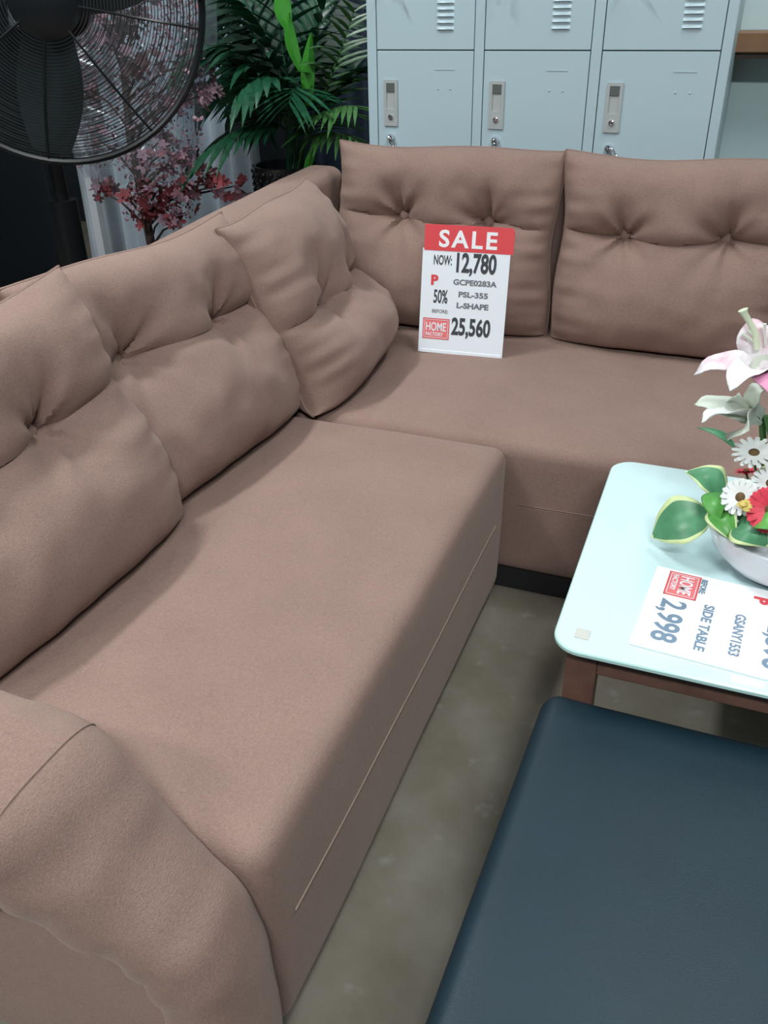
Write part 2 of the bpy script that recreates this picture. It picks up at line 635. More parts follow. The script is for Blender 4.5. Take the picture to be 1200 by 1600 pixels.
# the strip of its front that shows beside the long section
pts = [(x, 0.0632 - 0.0 * x, 0.262 + 0.004 * math.sin(x * 4)) for x in [0.03 + k * .03 for k in range(21)]]
add_line(s2, pts, 'stitching', 'brown_linen', .0010, off=o2)
MB().box(-0.76, RX1 - .02, 0.085, 0.92, 0.0, 0.062).build('plinth', 'dark_base', s2, off=o2)
soft_box(-0.785, RX1, RB0, RB1, 0.03, 0.86, r=0.035, n=(30, 3, 14), fn=frame_fn(9)).build('back_frame', 'brown_linen', s2, off=o2)
# the far arm, out of the picture on the right: same shape turned to close the section
TA = Matrix(((0, -1, 0, RX1 - 1.14), (-1, 0, 0, 0.0), (0, 0, 1, 0), (0, 0, 0, 1)))
TA = Matrix(((0, -1, 0, RX1 - 1.13), (-1, 0, 0, 0.065), (0, 0, 1, 0), (0, 0, 0, 1)))
arm(s2, o2, TA)


# ------------------------------------------------------------------ cushions
def cushion(label, base, yaw, lean, W, H, T, seed, buttons, group, nb=(120, 100), drop=0.03, sag=0.22, slump=0.0, ear=1.0,
            crease=1.0, limit=None, roll=0.0):
    """tufted back cushion. local: x across, z up, front -y; baked with the seat flattening its underside"""
    rnd = random.Random(seed)
    vb = [b[1] for b in buttons]
    Mx = Matrix.Rotation(yaw, 4, 'Z') @ Matrix.Rotation(-lean, 4, 'X') @ Matrix.Rotation(-roll, 4, 'Y')
    ph = [rnd.uniform(0, 6.28) for _ in range(12)]

    def outline(u, v):
        x = u * W / 2 * (1 - 0.045 * ear * (1 - v * v) * abs(u) ** 3)
        z = H / 2 * (v * (1 - 0.055 * ear * (1 - u * u) * abs(v) ** 3))
        z += 0.006 * math.sin(u * 4 + ph[0]) * (v + 1) / 2
        x += 0.006 * math.sin(v * 5 + ph[1]) * abs(u) ** 2
        return x, z

    def hprof(u, v):
        e = max(0.0, (1 - abs(u) ** 2.7) * (1 - abs(v) ** 2.7))
        return e ** 0.46

    def front(u, v):
        x, z = outline(u, v)
        h = hprof(u, v)
        d = T * 0.62 * h * (1 + sag * (-v))
        rel = 0.0
        for (bu, bv) in buttons:
            bx, bz = outline(bu, bv)
            dx, dz = x - bx, z - bz
            r = math.hypot(dx, dz)
            th = math.atan2(dz, dx)
            rel += 0.066 * math.exp(-(r / 0.042)) + 0.044 * math.exp(-(r / 0.12) ** 2)
            wr = min(1, r / 0.02) * math.exp(-r / 0.055)
            rel += 0.015 * wr * math.cos(5 * th + ph[2] + bu * 3) + 0.009 * wr * math.cos(9 * th + ph[3])
            # pull line up towards the top seam
            if dz > 0:
                rel += 0.020 * math.exp(-abs(dx - 0.10 * dz * math.sin(ph[4] + bu)) / 0.014) * math.exp(-dz / 0.085)
            else:
                rel += 0.006 * math.exp(-abs(dx + 0.2 * dz * math.sin(ph[5] + bu)) / 0.016) * math.exp(dz / 0.05)
        # crease running through the buttons from side to side
        us = sorted(buttons)
        bz0 = us[0][1] + (us[-1][1] - us[0][1]) * ((u - us[0][0]) / max(.01, us[-1][0] - us[0][0]))
        mid = 0.0
        if us[0][0] < u < us[-1][0]:
            t = (u - us[0][0]) / (us[-1][0] - us[0][0])
            mid = math.sin(PI * t)
        zc = outline(u, max(-1, min(1, bz0)))[1] - 0.012 * mid
        dz = z - zc
        wdt = 0.016 if dz > 0 else 0.040
        k = (0.034 + 0.016 * (abs(u) > .5) * min(1, (abs(u) - .5) * 4)) * crease
        rel += k * math.exp(-abs(dz) / wdt)
        # puckers along the side seams and the lower seam
        es = (1 - abs(u)) * W / 2
        wz = math.sin(z * 95 + ph[6] + 2.5 * nz((u, v, 0), 2, seed)) + 0.6 * math.sin(z * 150 + ph[7])
        rel += 0.0085 * wz * math.exp(-es / 0.045) * min(1, es / 0.006)
        et = (1 - abs(v)) * H / 2
        wx = math.sin(x * 60 + ph[8] + 3 * nz((u, v, 3), 2, seed))
        rel += 0.003 * wx * math.exp(-et / 0.05) * min(1, et / 0.006)
        rel += 0.010 * nz((x * 6, z * 6, seed)) + 0.006 * nz((x * 15, z * 15, seed + 3))
        d -= rel * min(1, h * 1.15)
        if dz > 0:       # the upper lobe hangs over the crease
            z -= 0.015 * crease * math.exp(-dz / .034) * min(1, h)
        d += slump * math.exp(-((v + .55) / .45) ** 2) * h
        return Vector((x, -d, z + H / 2))

    def back(u, v):
        x, z = outline(u, v)
        return Vector((x, T * 0.38 * hprof(u, v), z + H / 2))

    def ax(n):
        return [math.copysign(1 - (1 - abs(t)) ** 1.5, t) for t in [-1 + 2 * i / n for i in range(n + 1)]]
    U, V = ax(nb[0]), ax(nb[1])
    vs, fs = [], []
    nu, nv = len(U), len(V)
    for v in V:
        for u in U:
            vs.append(front(u, v))
    for j in range(nv - 1):
        for i in range(nu - 1):
            a = j * nu + i
            fs.append((a, a + 1, a + nu + 1, a + nu))
    # back side shares the rim
    bi = {}
    for j, v in enumerate(V):
        for i, u in enumerate(U):
            if i in (0, nu - 1) or j in (0, nv - 1):
                bi[(i, j)] = j * nu + i
            else:
                bi[(i, j)] = len(vs)
                vs.append(back(u, v))
    for j in range(nv - 1):
        for i in range(nu - 1):
            fs.append((bi[(i, j)], bi[(i, j + 1)], bi[(i + 1, j + 1)], bi[(i + 1, j)]))

    def place(p):
        q = Mx @ p
        q.z -= drop
        fl = 0.004
        if q.z < fl + 0.03:
            # underside spreads where it meets the seat
            t = (fl + 0.03 - q.z)
            q.z = fl + 0.03 * math.exp(-t / 0.03) if t > 0 else q.z
        if limit:
            q = limit(q + Vector(base)) - Vector(base)
        return q
    vs = [place(p) for p in vs]
    o = MB().add(vs, fs).build('back_cushion', 'brown_linen')
    o.location = base
    tag(o, label, 'cushion', group)
    rim = [(U[i], -1) for i in range(0, nu, 2)] + [(1, V[j]) for j in range(2, nv, 2)] + \
          [(U[i], 1) for i in range(nu - 3, -1, -2)] + [(-1, V[j]) for j in range(nv - 3, 0, -2)]
    MB().tube([place(front(u, v)) for (u, v) in rim], 0.0034, seg=6, closed=True).build('piping', 'brown_linen', o)
    for (bu, bv) in buttons:
        c = front(bu, bv)
        prof = [(0.001, .0085), (.006, .008), (.011, .006), (.0155, .002), (.0165, -.003), (.015, -.012), (.012, -.024)]
        b = MB().lathe(prof[::-1], seg=20)
        Mb = Matrix.Translation(place(c + Vector((0, -.026, -.004)))) @ Mx @ Matrix.Rotation(PI / 2, 4, 'X')
        b.xf(Mb)
        b.build('button', 'brown_linen', o, angle=70)
    return o


G1 = 'back cushions of the brown sofa'
HL = 0.515


def lim_left(q):
    q.x = max(q.x, BX1 + 0.004 + 0.01 * 0)
    return q


def lim_right(q):
    q.y = min(q.y, RB0 - 0.003)
    q.x = max(q.x, BX1 + 0.006)
    return q


cushion('brown tufted back cushion beside the rolled arm, cut by the left picture edge', (-0.572, -0.805, SEAT), PI / 2 - .10, 0.33, 0.68, HL + .010, 0.24,
        11, [(-.40, .22), (.34, .22)], G1, limit=lim_left, sag=.12, ear=.7, roll=.07)
cushion('brown tufted back cushion between its neighbour by the rolled arm and the corner one', (-0.600, -0.245, SEAT), PI / 2 - .06, 0.33, 0.70, HL + .008, 0.23,
        12, [(-.42, .26), (.44, .24)], G1, limit=lim_left, roll=-.02)
cushion('slumped brown tufted cushion in the corner, left of the upright price sign', (-0.530, 0.355, SEAT), PI / 2 + .12, 0.40, 0.63, HL + .02, 0.25,
        13, [(-.30, -.02), (.52, -.02)], G1, limit=lim_left, slump=.03, drop=.04)
cushion('brown tufted back cushion behind the upright price sign', (-0.418, 0.800, SEAT), 0.0, 0.13, 0.685, 0.555, 0.215,
        14, [(-.36, .30), (.42, .27)], G1, limit=lim_right, sag=.1, crease=.55, ear=.6)
cushion('brown tufted back cushion at the right picture edge behind the lily', (0.255, 0.795, SEAT), 0.0, 0.13, 0.645, 0.55, 0.215,
        15, [(-.43, .27), (.40, .27)], G1, limit=lim_right, sag=.1, crease=.9, ear=.6)


# ------------------------------------------------------------------ lettering
def text_mesh(body, size, bold=0.0, sx=1.0, align='LEFT', shear=0.0, space=1.0):
    cu = bpy.data.curves.new('lettering', 'FONT')
    cu.body = body
    cu.size = size
    cu.offset = bold
    cu.align_x = align
    cu.shear = shear
    cu.space_character = space
    cu.extrude = 0.0002
    cu.resolution_u = 4
    t = bpy.data.objects.new('lettering_tmp', cu)
    COL.objects.link(t)
    dg = bpy.context.evaluated_depsgraph_get()
    me = bpy.data.meshes.new_from_object(t.evaluated_get(dg))
    bpy.data.objects.remove(t)
    for v in me.vertices:
        v.co.x *= sx
    for p in me.polygons:
        p.use_smooth = False
    return me


def lettering(body, height, x, y, parent, m, width=None, bold=0.0, z=0.0009, shear=0.0, name='lettering', space=1.0):
    """cap height and total width in metres, x,y = left/baseline"""
    me = text_mesh(body, height / 0.729 * 1.0, bold * height, shear=shear, space=space)
    xs = [v.co.x for v in me.vertices]
    x0, x1 = min(xs), max(xs)
    k = width / (x1 - x0) if width else 1
    for v in me.vertices:
        v.co.x = (v.co.x - x0) * k
    me.materials.clear()
    me.materials.append(MATS[m])
    o = link(name, me, parent)
    o.location = (x, y, z)
    return o


def home_logo(parent, x, y, w_, h_, m='red_print', m2='white_print', z=0.0006):
    """red block with a double border and white lettering"""
    e = MB().box(x, x + w_, y, y + h_, 0, z).build('logo_block', 'red_soft', parent, smooth=False)
    t = 0.0016
    for (a, b, c, d) in ((0, w_, 0, t), (0, w_, h_ - t, h_), (0, t, 0, h_), (w_ - t, w_, 0, h_)):
        MB().box(x + a, x + b, y + c, y + d, 0, z + .0003).build('logo_border', m, e, smooth=False)
    i = 0.0034
    for (a, b, c, d) in ((i, w_ - i, i, i + .001), (i, w_ - i, h_ - i - .001, h_ - i), (i, i + .001, i, h_ - i), (w_ - i - .001, w_ - i, i, h_ - i)):
        MB().box(x + a, x + b, y + c, y + d, 0, z + .0003).build('logo_border', m2, e, smooth=False)
    lettering('HOME', h_ * .42, x + w_ * .12, y + h_ * .40, e, m2, width=w_ * .76, bold=.02, z=z + .0004)
    lettering('FACTORY', h_ * .17, x + w_ * .12, y + h_ * .15, e, m2, width=w_ * .66, bold=.03, z=z + .0004)


# ------------------------------------------------------------------ upright price sign on the corner seat
SW, SH = 0.254, 0.352
bl = at_z(653, 549, SEAT + .010)
br = at_z(784, 561, SEAT + .010)
ang = math.atan2(br.y - bl.y, br.x - bl.x)
SW = (br - bl).length
tilt = math.radians(80)
sg = empty('price_sign', (bl.x, bl.y, SEAT + .010), 'upright white price sign with red SALE header leaning on the sofa', 'sign')
MS = Matrix.Rotation(ang, 4, 'Z') @ Matrix.Rotation(tilt, 4, 'X')
sg.rotation_euler = MS.to_euler()
k = SH / 1.0
card = MB().box(0, SW, 0, SH * .82, -.004, 0, bev=.0008).build('white_card', 'paper', sg, angle=30)
hb = MB()
hw, y0, y1 = SW * 1.03, SH * .805, SH * 1.0
rr = .012
prof = [(0.004, y0), (hw, y0), (hw, y1 - rr)] + [(hw - rr + rr * math.cos(a), y1 - rr + rr * math.sin(a)) for a in (PI / 8, PI / 4, 3 * PI / 8)] + [(hw - rr, y1), (0.004, y1)]
n = len(prof)
hb.add([(x, y, -.003) for x, y in prof] + [(x, y, .0008) for x, y in prof],
       [tuple(range(n))[::-1], tuple(range(n, 2 * n))] + [(i, (i + 1) % n, n + (i + 1) % n, n + i) for i in range(n)])
hd = hb.build('red_header', 'red_print', sg, smooth=False)
lettering('SALE', SH * .128, SW * .185, SH * .838, hd, 'white_print', width=SW * .66, bold=.035, z=.0011, space=1.22)
lettering('NOW:', SH * .075, SW * .135, SH * .700, card, 'ink', width=SW * .21, bold=.03, z=.0004)
lettering('12,780', SH * .145, SW * .40, SH * .655, card, 'ink', width=SW * .455, bold=.045, z=.0004)
lettering('P', SH * .075, SW * .115, SH * .545, card, 'red_print', width=SW * .085, bold=.07, z=.0004)
lettering('50%', SH * .105, SW * .155, SH * .405, card, 'ink', width=SW * .165, bold=.03, z=.0004)
lettering('BEFORE:', SH * .028, SW * .145, SH * .325, card, 'ink_grey', width=SW * .19, bold=.02, z=.0004)
lettering('GCPE0283A', SH * .042, SW * .375, SH * .555, card, 'ink_grey', width=SW * .50, bold=.05, z=.0004)
lettering('PSL-355', SH * .042, SW * .445, SH * .462, card, 'ink_grey', width=SW * .34, bold=.05, z=.0004)
lettering('L-SHAPE', SH * .042, SW * .43, SH * .375, card, 'ink_grey', width=SW * .37, bold=.06, z=.0004)
lettering('25,560', SH * .135, SW * .385, SH * .165, card, 'ink', width=SW * .455, bold=.045, z=.0004)
home_logo(card, SW * .045, SH * .115, SW * .315, SH * .165)
# clear stand foot behind the card
MB().box(0.004, SW - .004, 0, .010, -.006, .001, bev=.001).build('base_fold', 'paper', sg)

# ------------------------------------------------------------------ glass side table
TX0, TX1, TY0, TY1, TZ = 0.246, 0.898, -0.684, -0.032, 0.470
tb = empty('side_table', ((TX0 + TX1) / 2, (TY0 + TY1) / 2, 0), 'white glass topped side table with dark reddish wood legs', 'table')
to = tb.location.copy()


def round_rect(x0, x1, y0, y1, r, n=8):
    out = []
    for (cx, cy, a0) in ((x1 - r, y1 - r, 0), (x0 + r, y1 - r, PI / 2), (x0 + r, y0 + r, PI), (x1 - r, y0 + r, 1.5 * PI)):
        out += [(cx + r * math.cos(a0 + PI / 2 * k / n), cy + r * math.sin(a0 + PI / 2 * k / n)) for k in range(n + 1)]
    return out


m_ = MB()
rings = []
for (ins, z) in ((.002, TZ - .009), (0, TZ - .007), (0, TZ - .002), (.002, TZ)):
    rings.append([(x, y, z) for x, y in round_rect(TX0 + ins, TX1 - ins, TY0 + ins, TY1 - ins, .045)])
n = len(rings[0])
m_.add(sum(rings, []), [tuple(range(n))[::-1], tuple(range(3 * n, 4 * n))])
m_.f += [(j * n + i, j * n + (i + 1) % n, (j + 1) * n + (i + 1) % n, (j + 1) * n + i) for j in range(3) for i in range(n)]
m_.m = [0, 0] + [1] * (3 * n)
m_.build('glass_top', ['glass_white', 'glass_edge'], tb, off=to, angle=30)
LI, LW = 0.024, 0.048
for sx in (0, 1):
    for sy in (0, 1):
        x = TX0 + LI if sx == 0 else TX1 - LI - LW
        y = TY0 + LI if sy == 0 else TY1 - LI - LW
        MB().box(x, x + LW, y, y + LW, 0, TZ - .0095, bev=.003).build('leg', 'wood_red', tb, off=to)
for (a, b, c, d) in ((TX0 + LI + LW, TX1 - LI - LW, TY0 + LI + .001, TY0 + LI + .026), (TX0 + LI + LW, TX1 - LI - LW, TY1 - LI - .030, TY1 - LI - .006),
                     (TX0 + LI + .001, TX0 + LI + .026, TY0 + LI + LW, TY1 - LI - LW), (TX1 - LI - .030, TX1 - LI - .006, TY0 + LI + LW, TY1 - LI - LW)):
    MB().box(a, b, c, d, TZ - .056, TZ - .0095, bev=.002).build('apron', 'wood_red', tb, off=to)
p = at_z(910, 991, TZ)
MB().box(p.x - .011, p.x + .011, p.y - .012, p.y + .012, TZ, TZ + .0012, bev=.0003).build('sticker', 'sticker', tb, off=to)
p = at_z(1168, 1066, TZ)
MB().box(p.x - .022, p.x + .022, p.y - .008, p.y + .008, TZ, TZ + .001, bev=.0003).build('sticker', 'clear_sticker', tb, off=to)

# price card lying on the glass
cb = at_z(1027, 884, TZ + .004)
cr = at_z(983, 1004, TZ + .004)
CW = (cr - cb).length
CH = CW * 1.38
pc = empty('price_card', (cb.x, cb.y, TZ + .0045), 'white price card reading SIDE TABLE lying flat on the glass table', 'sign')
pc.rotation_euler = (0, 0, math.atan2(cr.y - cb.y, cr.x - cb.x))
card = MB().box(0, CW, 0, CH, -.0042, 0, bev=.0008).build('white_card', 'paper_flat', pc, angle=30)
lettering('2,998', CH * .125, CW * .40, CH * .085, card, 'ink_blue', width=CW * .50, bold=.03, z=.0004)
lettering('SIDE TABLE', CH * .050, CW * .36, CH * .29, card, 'ink_blue', width=CW * .54, bold=.04, z=.0004)
lettering('GSANY1553', CH * .050, CW * .38, CH * .445, card, 'ink_blue', width=CW * .48, bold=.04, z=.0004)
lettering('BEFORE:', CH * .030, CW * .05, CH * .245, card, 'ink_blue', width=CW * .19, bold=.05, z=.0004)
lettering('P', CH * .07, CW * .11, CH * .515, card, 'red_print', width=CW * .085, bold=.07, z=.0004)
lettering('2,598', CH * .125, CW * .40, CH * .60, card, 'ink_blue', width=CW * .50, bold=.03, z=.0004)
lettering('50%', CH * .09, CW * .12, CH * .35 + CH * .27, card, 'ink_blue', width=CW * .17, bold=.03, z=.0004)
home_logo(card, CW * .035, CH * .075, CW * .31, CH * .165)

# ------------------------------------------------------------------ black ottoman
OX0, OX1, OY0, OY1, OZ = 0.240, 1.10, -1.46, -0.664, 0.372
ot = empty('ottoman', ((OX0 + OX1) / 2, (OY0 + OY1) / 2, 0), 'large black leather ottoman in front of the glass table', 'ottoman')
oo = ot.location.copy()


def ott_fn(q, u):
    if u.z > 0:
        q.z += .010 * u.z * (1 - u.x ** 4) * (1 - u.y ** 4) + .002 * nz(q, 5, 3)
    q.x += .009 * (u.y - .6)
    if u.y > .7 and u.x < -.8:
        q.y += .004 * nz(q, 20, 2)
    return q


soft_box(OX0, OX1, OY0, OY1, .26, OZ, r=.030, n=(26, 26, 3), fn=ott_fn).build('cushion_top', 'leather', ot, off=oo)
MB().box(OX0 + .012, OX1 - .012, OY0 + .012, OY1 - .012, .05, .262, bev=.008).build('body', 'leather', ot, off=oo)
for sx in (OX0 + .05, OX1 - .11):
    for sy in (OY0 + .05, OY1 - .11):
        MB().box(sx, sx + .06, sy, sy + .06, 0, .052, bev=.004).build('foot', 'dark_base', ot, off=oo)
pts = [(x, y, .259) for x, y in round_rect(OX0 + .004, OX1 - .004, OY0 + .004, OY1 - .004, .03)]
MB().tube(pts, .004, seg=6, closed=True).build('piping', 'leather', ot, off=oo)

# ------------------------------------------------------------------ lockers
LY = 1.005
lx0, lx1 = at_y(574, 79, LY).x, at_y(1144, 79, LY).x
zdiv = at_y(850, 79, LY).z
PITCH = 0.417
lk = empty('metal_locker', ((lx0 + lx1) / 2, LY + .22, 0), 'pale grey-blue steel locker cabinet behind the sofa', 'locker')
lo_ = lk.location.copy()
LB = zdiv - 2 * PITCH
LT = zdiv + 2 * PITCH
cols = [(at_y(588.5, 79, LY).x, at_y(741, 79, LY).x), (at_y(756.5, 79, LY).x, at_y(923.5, 79, LY).x), (at_y(941, 79, LY).x, at_y(1127, 79, LY).x)]
# carcass: sides, back, top, bottom, uprights
m_ = MB()
m_.box(lx0, lx0 + .0015, LY, LY + .44, 0.0, LT + .03)
m_.box(lx1 - .0015, lx1, LY, LY + .44, 0.0, LT + .03)
m_.box(lx0, lx1, LY + .438, LY + .44, 0.0, LT + .03)
m_.box(lx0, lx1, LY, LY + .44, LT + .028, LT + .03)
m_.box(lx0, lx1, LY, LY + .44, LB - .03, LB - .028)
m_.build('carcass', 'locker_paint', lk, smooth=False, off=lo_)
ups = [(lx0, cols[0][0]), (cols[0][1], cols[1][0]), (cols[1][1], cols[2][0]), (cols[2][1], lx1)]
for (a, b) in ups:
    MB().box(a + .0008, b - .0008, LY - .001, LY + .02, 0.0, LT + .028, bev=.0012).build('upright', 'locker_paint', lk, off=lo_)
for zz in (.03, LT + .001):
    for (a, b) in cols:
        MB().box(a, b, LY - .0005, LY + .02, zz, (LB - .001 if zz < LB else LT + .028)).build('rail', 'locker_paint', lk, smooth=False, off=lo_)
for (a, b) in cols:
    MB().box(a, b, LY + .012, LY + .016, LB, LT).build('inner_panel', 'locker_gap', lk, smooth=False, off=lo_)


def louver_mesh():
    w_, h_, d_ = .052, .008, .006
    vs = [(-w_ / 2, 0, h_), (w_ / 2, 0, h_), (w_ / 2, 0, -h_ * .2), (-w_ / 2, 0, -h_ * .2), (-w_ / 2 + .005, -d_, 0), (w_ / 2 - .005, -d_, 0),
          (-w_ / 2 + .008, -d_ * .4, h_ * .8), (w_ / 2 - .008, -d_ * .4, h_ * .8)]
    return MB().add(vs, [(0, 6, 7, 1), (6, 4, 5, 7), (4, 3, 2, 5), (0, 3, 4, 6), (1, 7, 5, 2)]).mesh('louver', 'locker_paint', True, 60)


LOUV = louver_mesh()
hw, hh = .022, .064
PLATE = MB()
PLATE.box(-hw, hw, -.004, 0, -hh, -hh * .25)
PLATE.box(-hw, -hw * .62, -.004, 0, -hh * .25, hh)
PLATE.box(hw * .62, hw, -.004, 0, -hh * .25, hh)
PLATE.box(-hw * .62, hw * .62, -.004, 0, hh * .86, hh)
PLATE = PLATE.mesh('handle_plate', 'steel_grey', False)
RECS = MB().add([(-hw * .62, -.0012, -hh * .25), (hw * .62, -.0012, -hh * .25), (hw * .62, .0, hh * .86), (-hw * .62, .0, hh * .86)], [(0, 1, 2, 3)]).mesh('handle_recess', 'steel_grey', False)
RECESS_TOP = MB().box(-hw * .58, hw * .58, -.0035, -.0015, hh * .48, hh * .84, bev=.0006).mesh('handle_recess_top', 'recess_dark', False)  # dark slab set in for the dark top of the recess
LOCK = MB().lathe([(.0075, 0), (.0075, .004), (.005, .005), (.0045, .003), (.001, .003)], seg=16).xf(Matrix.Rotation(PI / 2, 4, 'X')).mesh('lock', 'chrome', True, 40)
CAML = MB().lathe([(.0115, 0), (.0115, .005), (.009, .010), (.008, .016), (.002, .017)], seg=18).xf(Matrix.Rotation(PI / 2, 4, 'X')).mesh('cam_lock', 'chrome', True, 40)
kb = MB().box(-.002, .002, -.040, -.012, -.004, .004)
kb.lathe([(.010, -.001), (.010, .001)], seg=14).xf(Matrix.Identity(4))
kb2 = MB().box(-.0012, .0012, -.034, -.014, -.005, .005)
ringp = [(0.006 * math.sin(a) + .008, -.036, -.016 + .013 * math.cos(a)) for a in [2 * PI * k / 16 for k in range(16)]]
kb2.tube(ringp, .0014, seg=5, closed=True)
kb2.box(.006, .014, -.038, -.035, -.050, -.028, bev=.001)
KEY = kb2.mesh('key', 'chrome', True, 40)
LABEL = MB().box(-.030, .030, -.0012, 0, -.0015, .0015).mesh('label_slot', 'locker_paint', False)
DOT = MB().lathe([(.003, 0), (.002, .0015), (.0005, .002)], seg=8).xf(Matrix.Rotation(PI / 2, 4, 'X')).mesh('rivet', 'locker_paint', True)
hz = [at_y(611, 161, LY), at_y(776, 164.5, LY), at_y(958, 168.5, LY)]
kz = [at_y(611.5, 214, LY), at_y(774, 219, LY), at_y(951, 231, LY)]
for ci, (a, b) in enumerate(cols):
    for r in range(4):
        z1 = zdiv + (2 - r) * PITCH
        z0 = z1 - PITCH
        g = .0016
        dc = Vector(((a + b) / 2, LY, (z0 + z1) / 2))
        d = MB().box(a + g - dc.x, b - g - dc.x, 0, .012, z0 + g - dc.z, z1 - g - dc.z, bev=.0014).build('door', 'locker_paint', lk, angle=30)
        d.location = dc - lo_
        top = z1 - dc.z
        hx = hz[ci].x - dc.x
        hzl = hz[ci].z - zdiv + top
        for nm, me in (('handle_plate', PLATE), ('handle_recess', RECS), ('handle_recess_top', RECESS_TOP)):
            link(nm, me, d, Matrix.Translation((hx, -.0003, hzl)))
        link('lock', LOCK, d, Matrix.Translation((hx, -.004, hzl - hh * .60)))
        kzl = kz[ci].z - zdiv + top
        kx = kz[ci].x - dc.x
        link('cam_lock', CAML, d, Matrix.Translation((kx, 0, kzl)))
        link('key', KEY, d, Matrix.Translation((kx, 0, kzl)) @ Matrix.Rotation((-.5, .15, -.7)[ci], 4, 'Y'))
        vx = at_y((696, 877, 1083)[ci], 30, LY).x - dc.x
        for q in range(6):
            link('louver', LOUV, d, Matrix.Translation((vx, 0, (at_y(850, 45, LY).z - zdiv) - PITCH + top + PITCH - PITCH + .0165 * q)))
        lz = at_y(850, 110, LY).z - zdiv + top
        link('label_slot', LABEL, d, Matrix.Translation((vx, 0, lz)))
        for s_ in (-.024, .024):
            link('rivet', DOT, d, Matrix.Translation((vx + s_ * .8, 0, lz - .052)))

# ------------------------------------------------------------------ wooden ledge on the wall
zt, zb = at_y(1175, 50, 1.30).z, at_y(1175, 90, 1.30).z
lg = empty('wall_shelf', (0.9, WY, zb), 'brown wooden wall shelf to the right of the lockers', 'shelf')
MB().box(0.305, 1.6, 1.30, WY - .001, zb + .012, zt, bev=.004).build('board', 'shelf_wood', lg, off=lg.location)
MB().box(0.31, 1.59, 1.315, WY - .001, zb - .004, zb + .0125).build('shadow_strip', 'dark_wood', lg, smooth=False, off=lg.location)  # dark strip stands in for the shadow gap beneath the board

# ------------------------------------------------------------------ industrial fan
FC = at_y(74, 0, 0.35)
fan = empty('pedestal_fan', (FC.x, FC.y, 0), 'big black pedestal fan with wire cage behind the sofa', 'fan')
fr = 0.385
to_cam = (Vector((CAM.x, CAM.y, 0)) - Vector((FC.x, FC.y, 0))).normalized()
fa = math.atan2(to_cam.y, to_cam.x) - 0.10
# local: axis +X' points to the viewer
MF = Matrix.Translation((0, 0, FC.z)) @ Matrix.Rotation(fa, 4, 'Z')


def ringp(r, x, n=64):
    return [(x, r * math.cos(2 * PI * k / n), r * math.sin(2 * PI * k / n)) for k in range(n)]


MB().tube(ringp(fr, 0, 72), .0095, seg=8, closed=True).xf(MF).build('cage_rim', 'black_metal', fan)
m_ = MB()
NR = 36
for i in range(NR):
    t = (i + 1) / (NR + 1)
    r = .085 + (fr - .085) * t
    xx = .085 * (1 - t ** 3)
    m_.tube(ringp(r, xx, 56), .00135, seg=3, closed=True)
tag(m_.xf(MF).build('front_grille', 'cage_wire', fan), kind='stuff')
m_ = MB()
for i in range(0, NR, 2):
    t = (i + 1) / (NR + 1)
    r = .085 + (fr - .085) * t
    m_.tube(ringp(r, -.10 * (1 - t ** 3), 48), .0014, seg=3, closed=True)
tag(m_.xf(MF).build('rear_grille', 'cage_wire', fan), kind='stuff')
for k in range(8):
    a = 2 * PI * k / 8 - .98
    pts = []
    for s in range(9):
        t = s / 8
        r = .08 + (fr - .08) * t
        pts.append((.088 * (1 - t ** 3), r * math.cos(a), r * math.sin(a)))
    MB().tube(pts, .0036, seg=6).xf(MF).build('cage_spoke', 'black_metal', fan)
mm = Matrix.Rotation(PI / 2, 4, 'Y')
MB().lathe([(.085, 0), (.088, .012), (.07, .02), (.01, .022)], seg=28).xf(MF @ Matrix.Translation((.075, 0, 0)) @ mm).build('badge_disc', 'black_metal', fan)
MB().lathe([(.085, -.30), (.10, -.28), (.10, -.13), (.07, -.10)], seg=28).xf(MF @ mm).build('motor', 'black_metal', fan)
MB().lathe([(.05, -.11), (.055, 0), (.04, .03)], seg=24).xf(MF @ mm).build('hub', 'blade', fan)
for k in range(3):
    a = math.radians(20) + k * 2 * PI / 3
    vs, fs = [], []
    for s in range(9):
        t = s / 8
        r = .04 + (fr - .06) * t
        wd = .045 + .055 * math.sin(PI * min(1, t * .85 + .12))
        for q in range(5):
            y = (q / 4 - .5) * 2 * wd
            tw = .65 - .35 * t
            vs.append((y * math.sin(tw), r, y * math.cos(tw)))
    for s in range(8):
        for q in range(4):
            fs.append((s * 5 + q, s * 5 + q + 1, s * 5 + q + 6, s * 5 + q + 5))
    MB().add(vs, fs).xf(MF @ Matrix.Rotation(a, 4, 'X')).build('blade', 'blade', fan)
pz = FC.z - .10
back = Vector((-.20, .14, 0))
MB().tube([(back.x, back.y, .03), (back.x, back.y, .80)], .042, seg=20).build('pole_sleeve', 'black_metal', fan)
MB().tube([(back.x, back.y, .79), (back.x, back.y, FC.z - .06)], .021, seg=18).build('pole', 'black_metal', fan)
MB().lathe([(.26, 0), (.26, .02), (.2, .035), (.05, .05), (.04, .09)], seg=40, c=(back.x, back.y, 0)).build('base', 'black_metal', fan)
MB().box(back.x - .05, back.x + .05, back.y - .05, back.y + .05, FC.z - .13, FC.z - .06, bev=.01).build('tilt_bracket', 'black_metal', fan)
MB().box(-.03, .03, -.03, .03, -.035, .035, bev=.008).xf(MF @ Matrix.Translation((0, fr * math.cos(.08), fr * math.sin(.08)))).build('rim_clip', 'black_metal', fan)


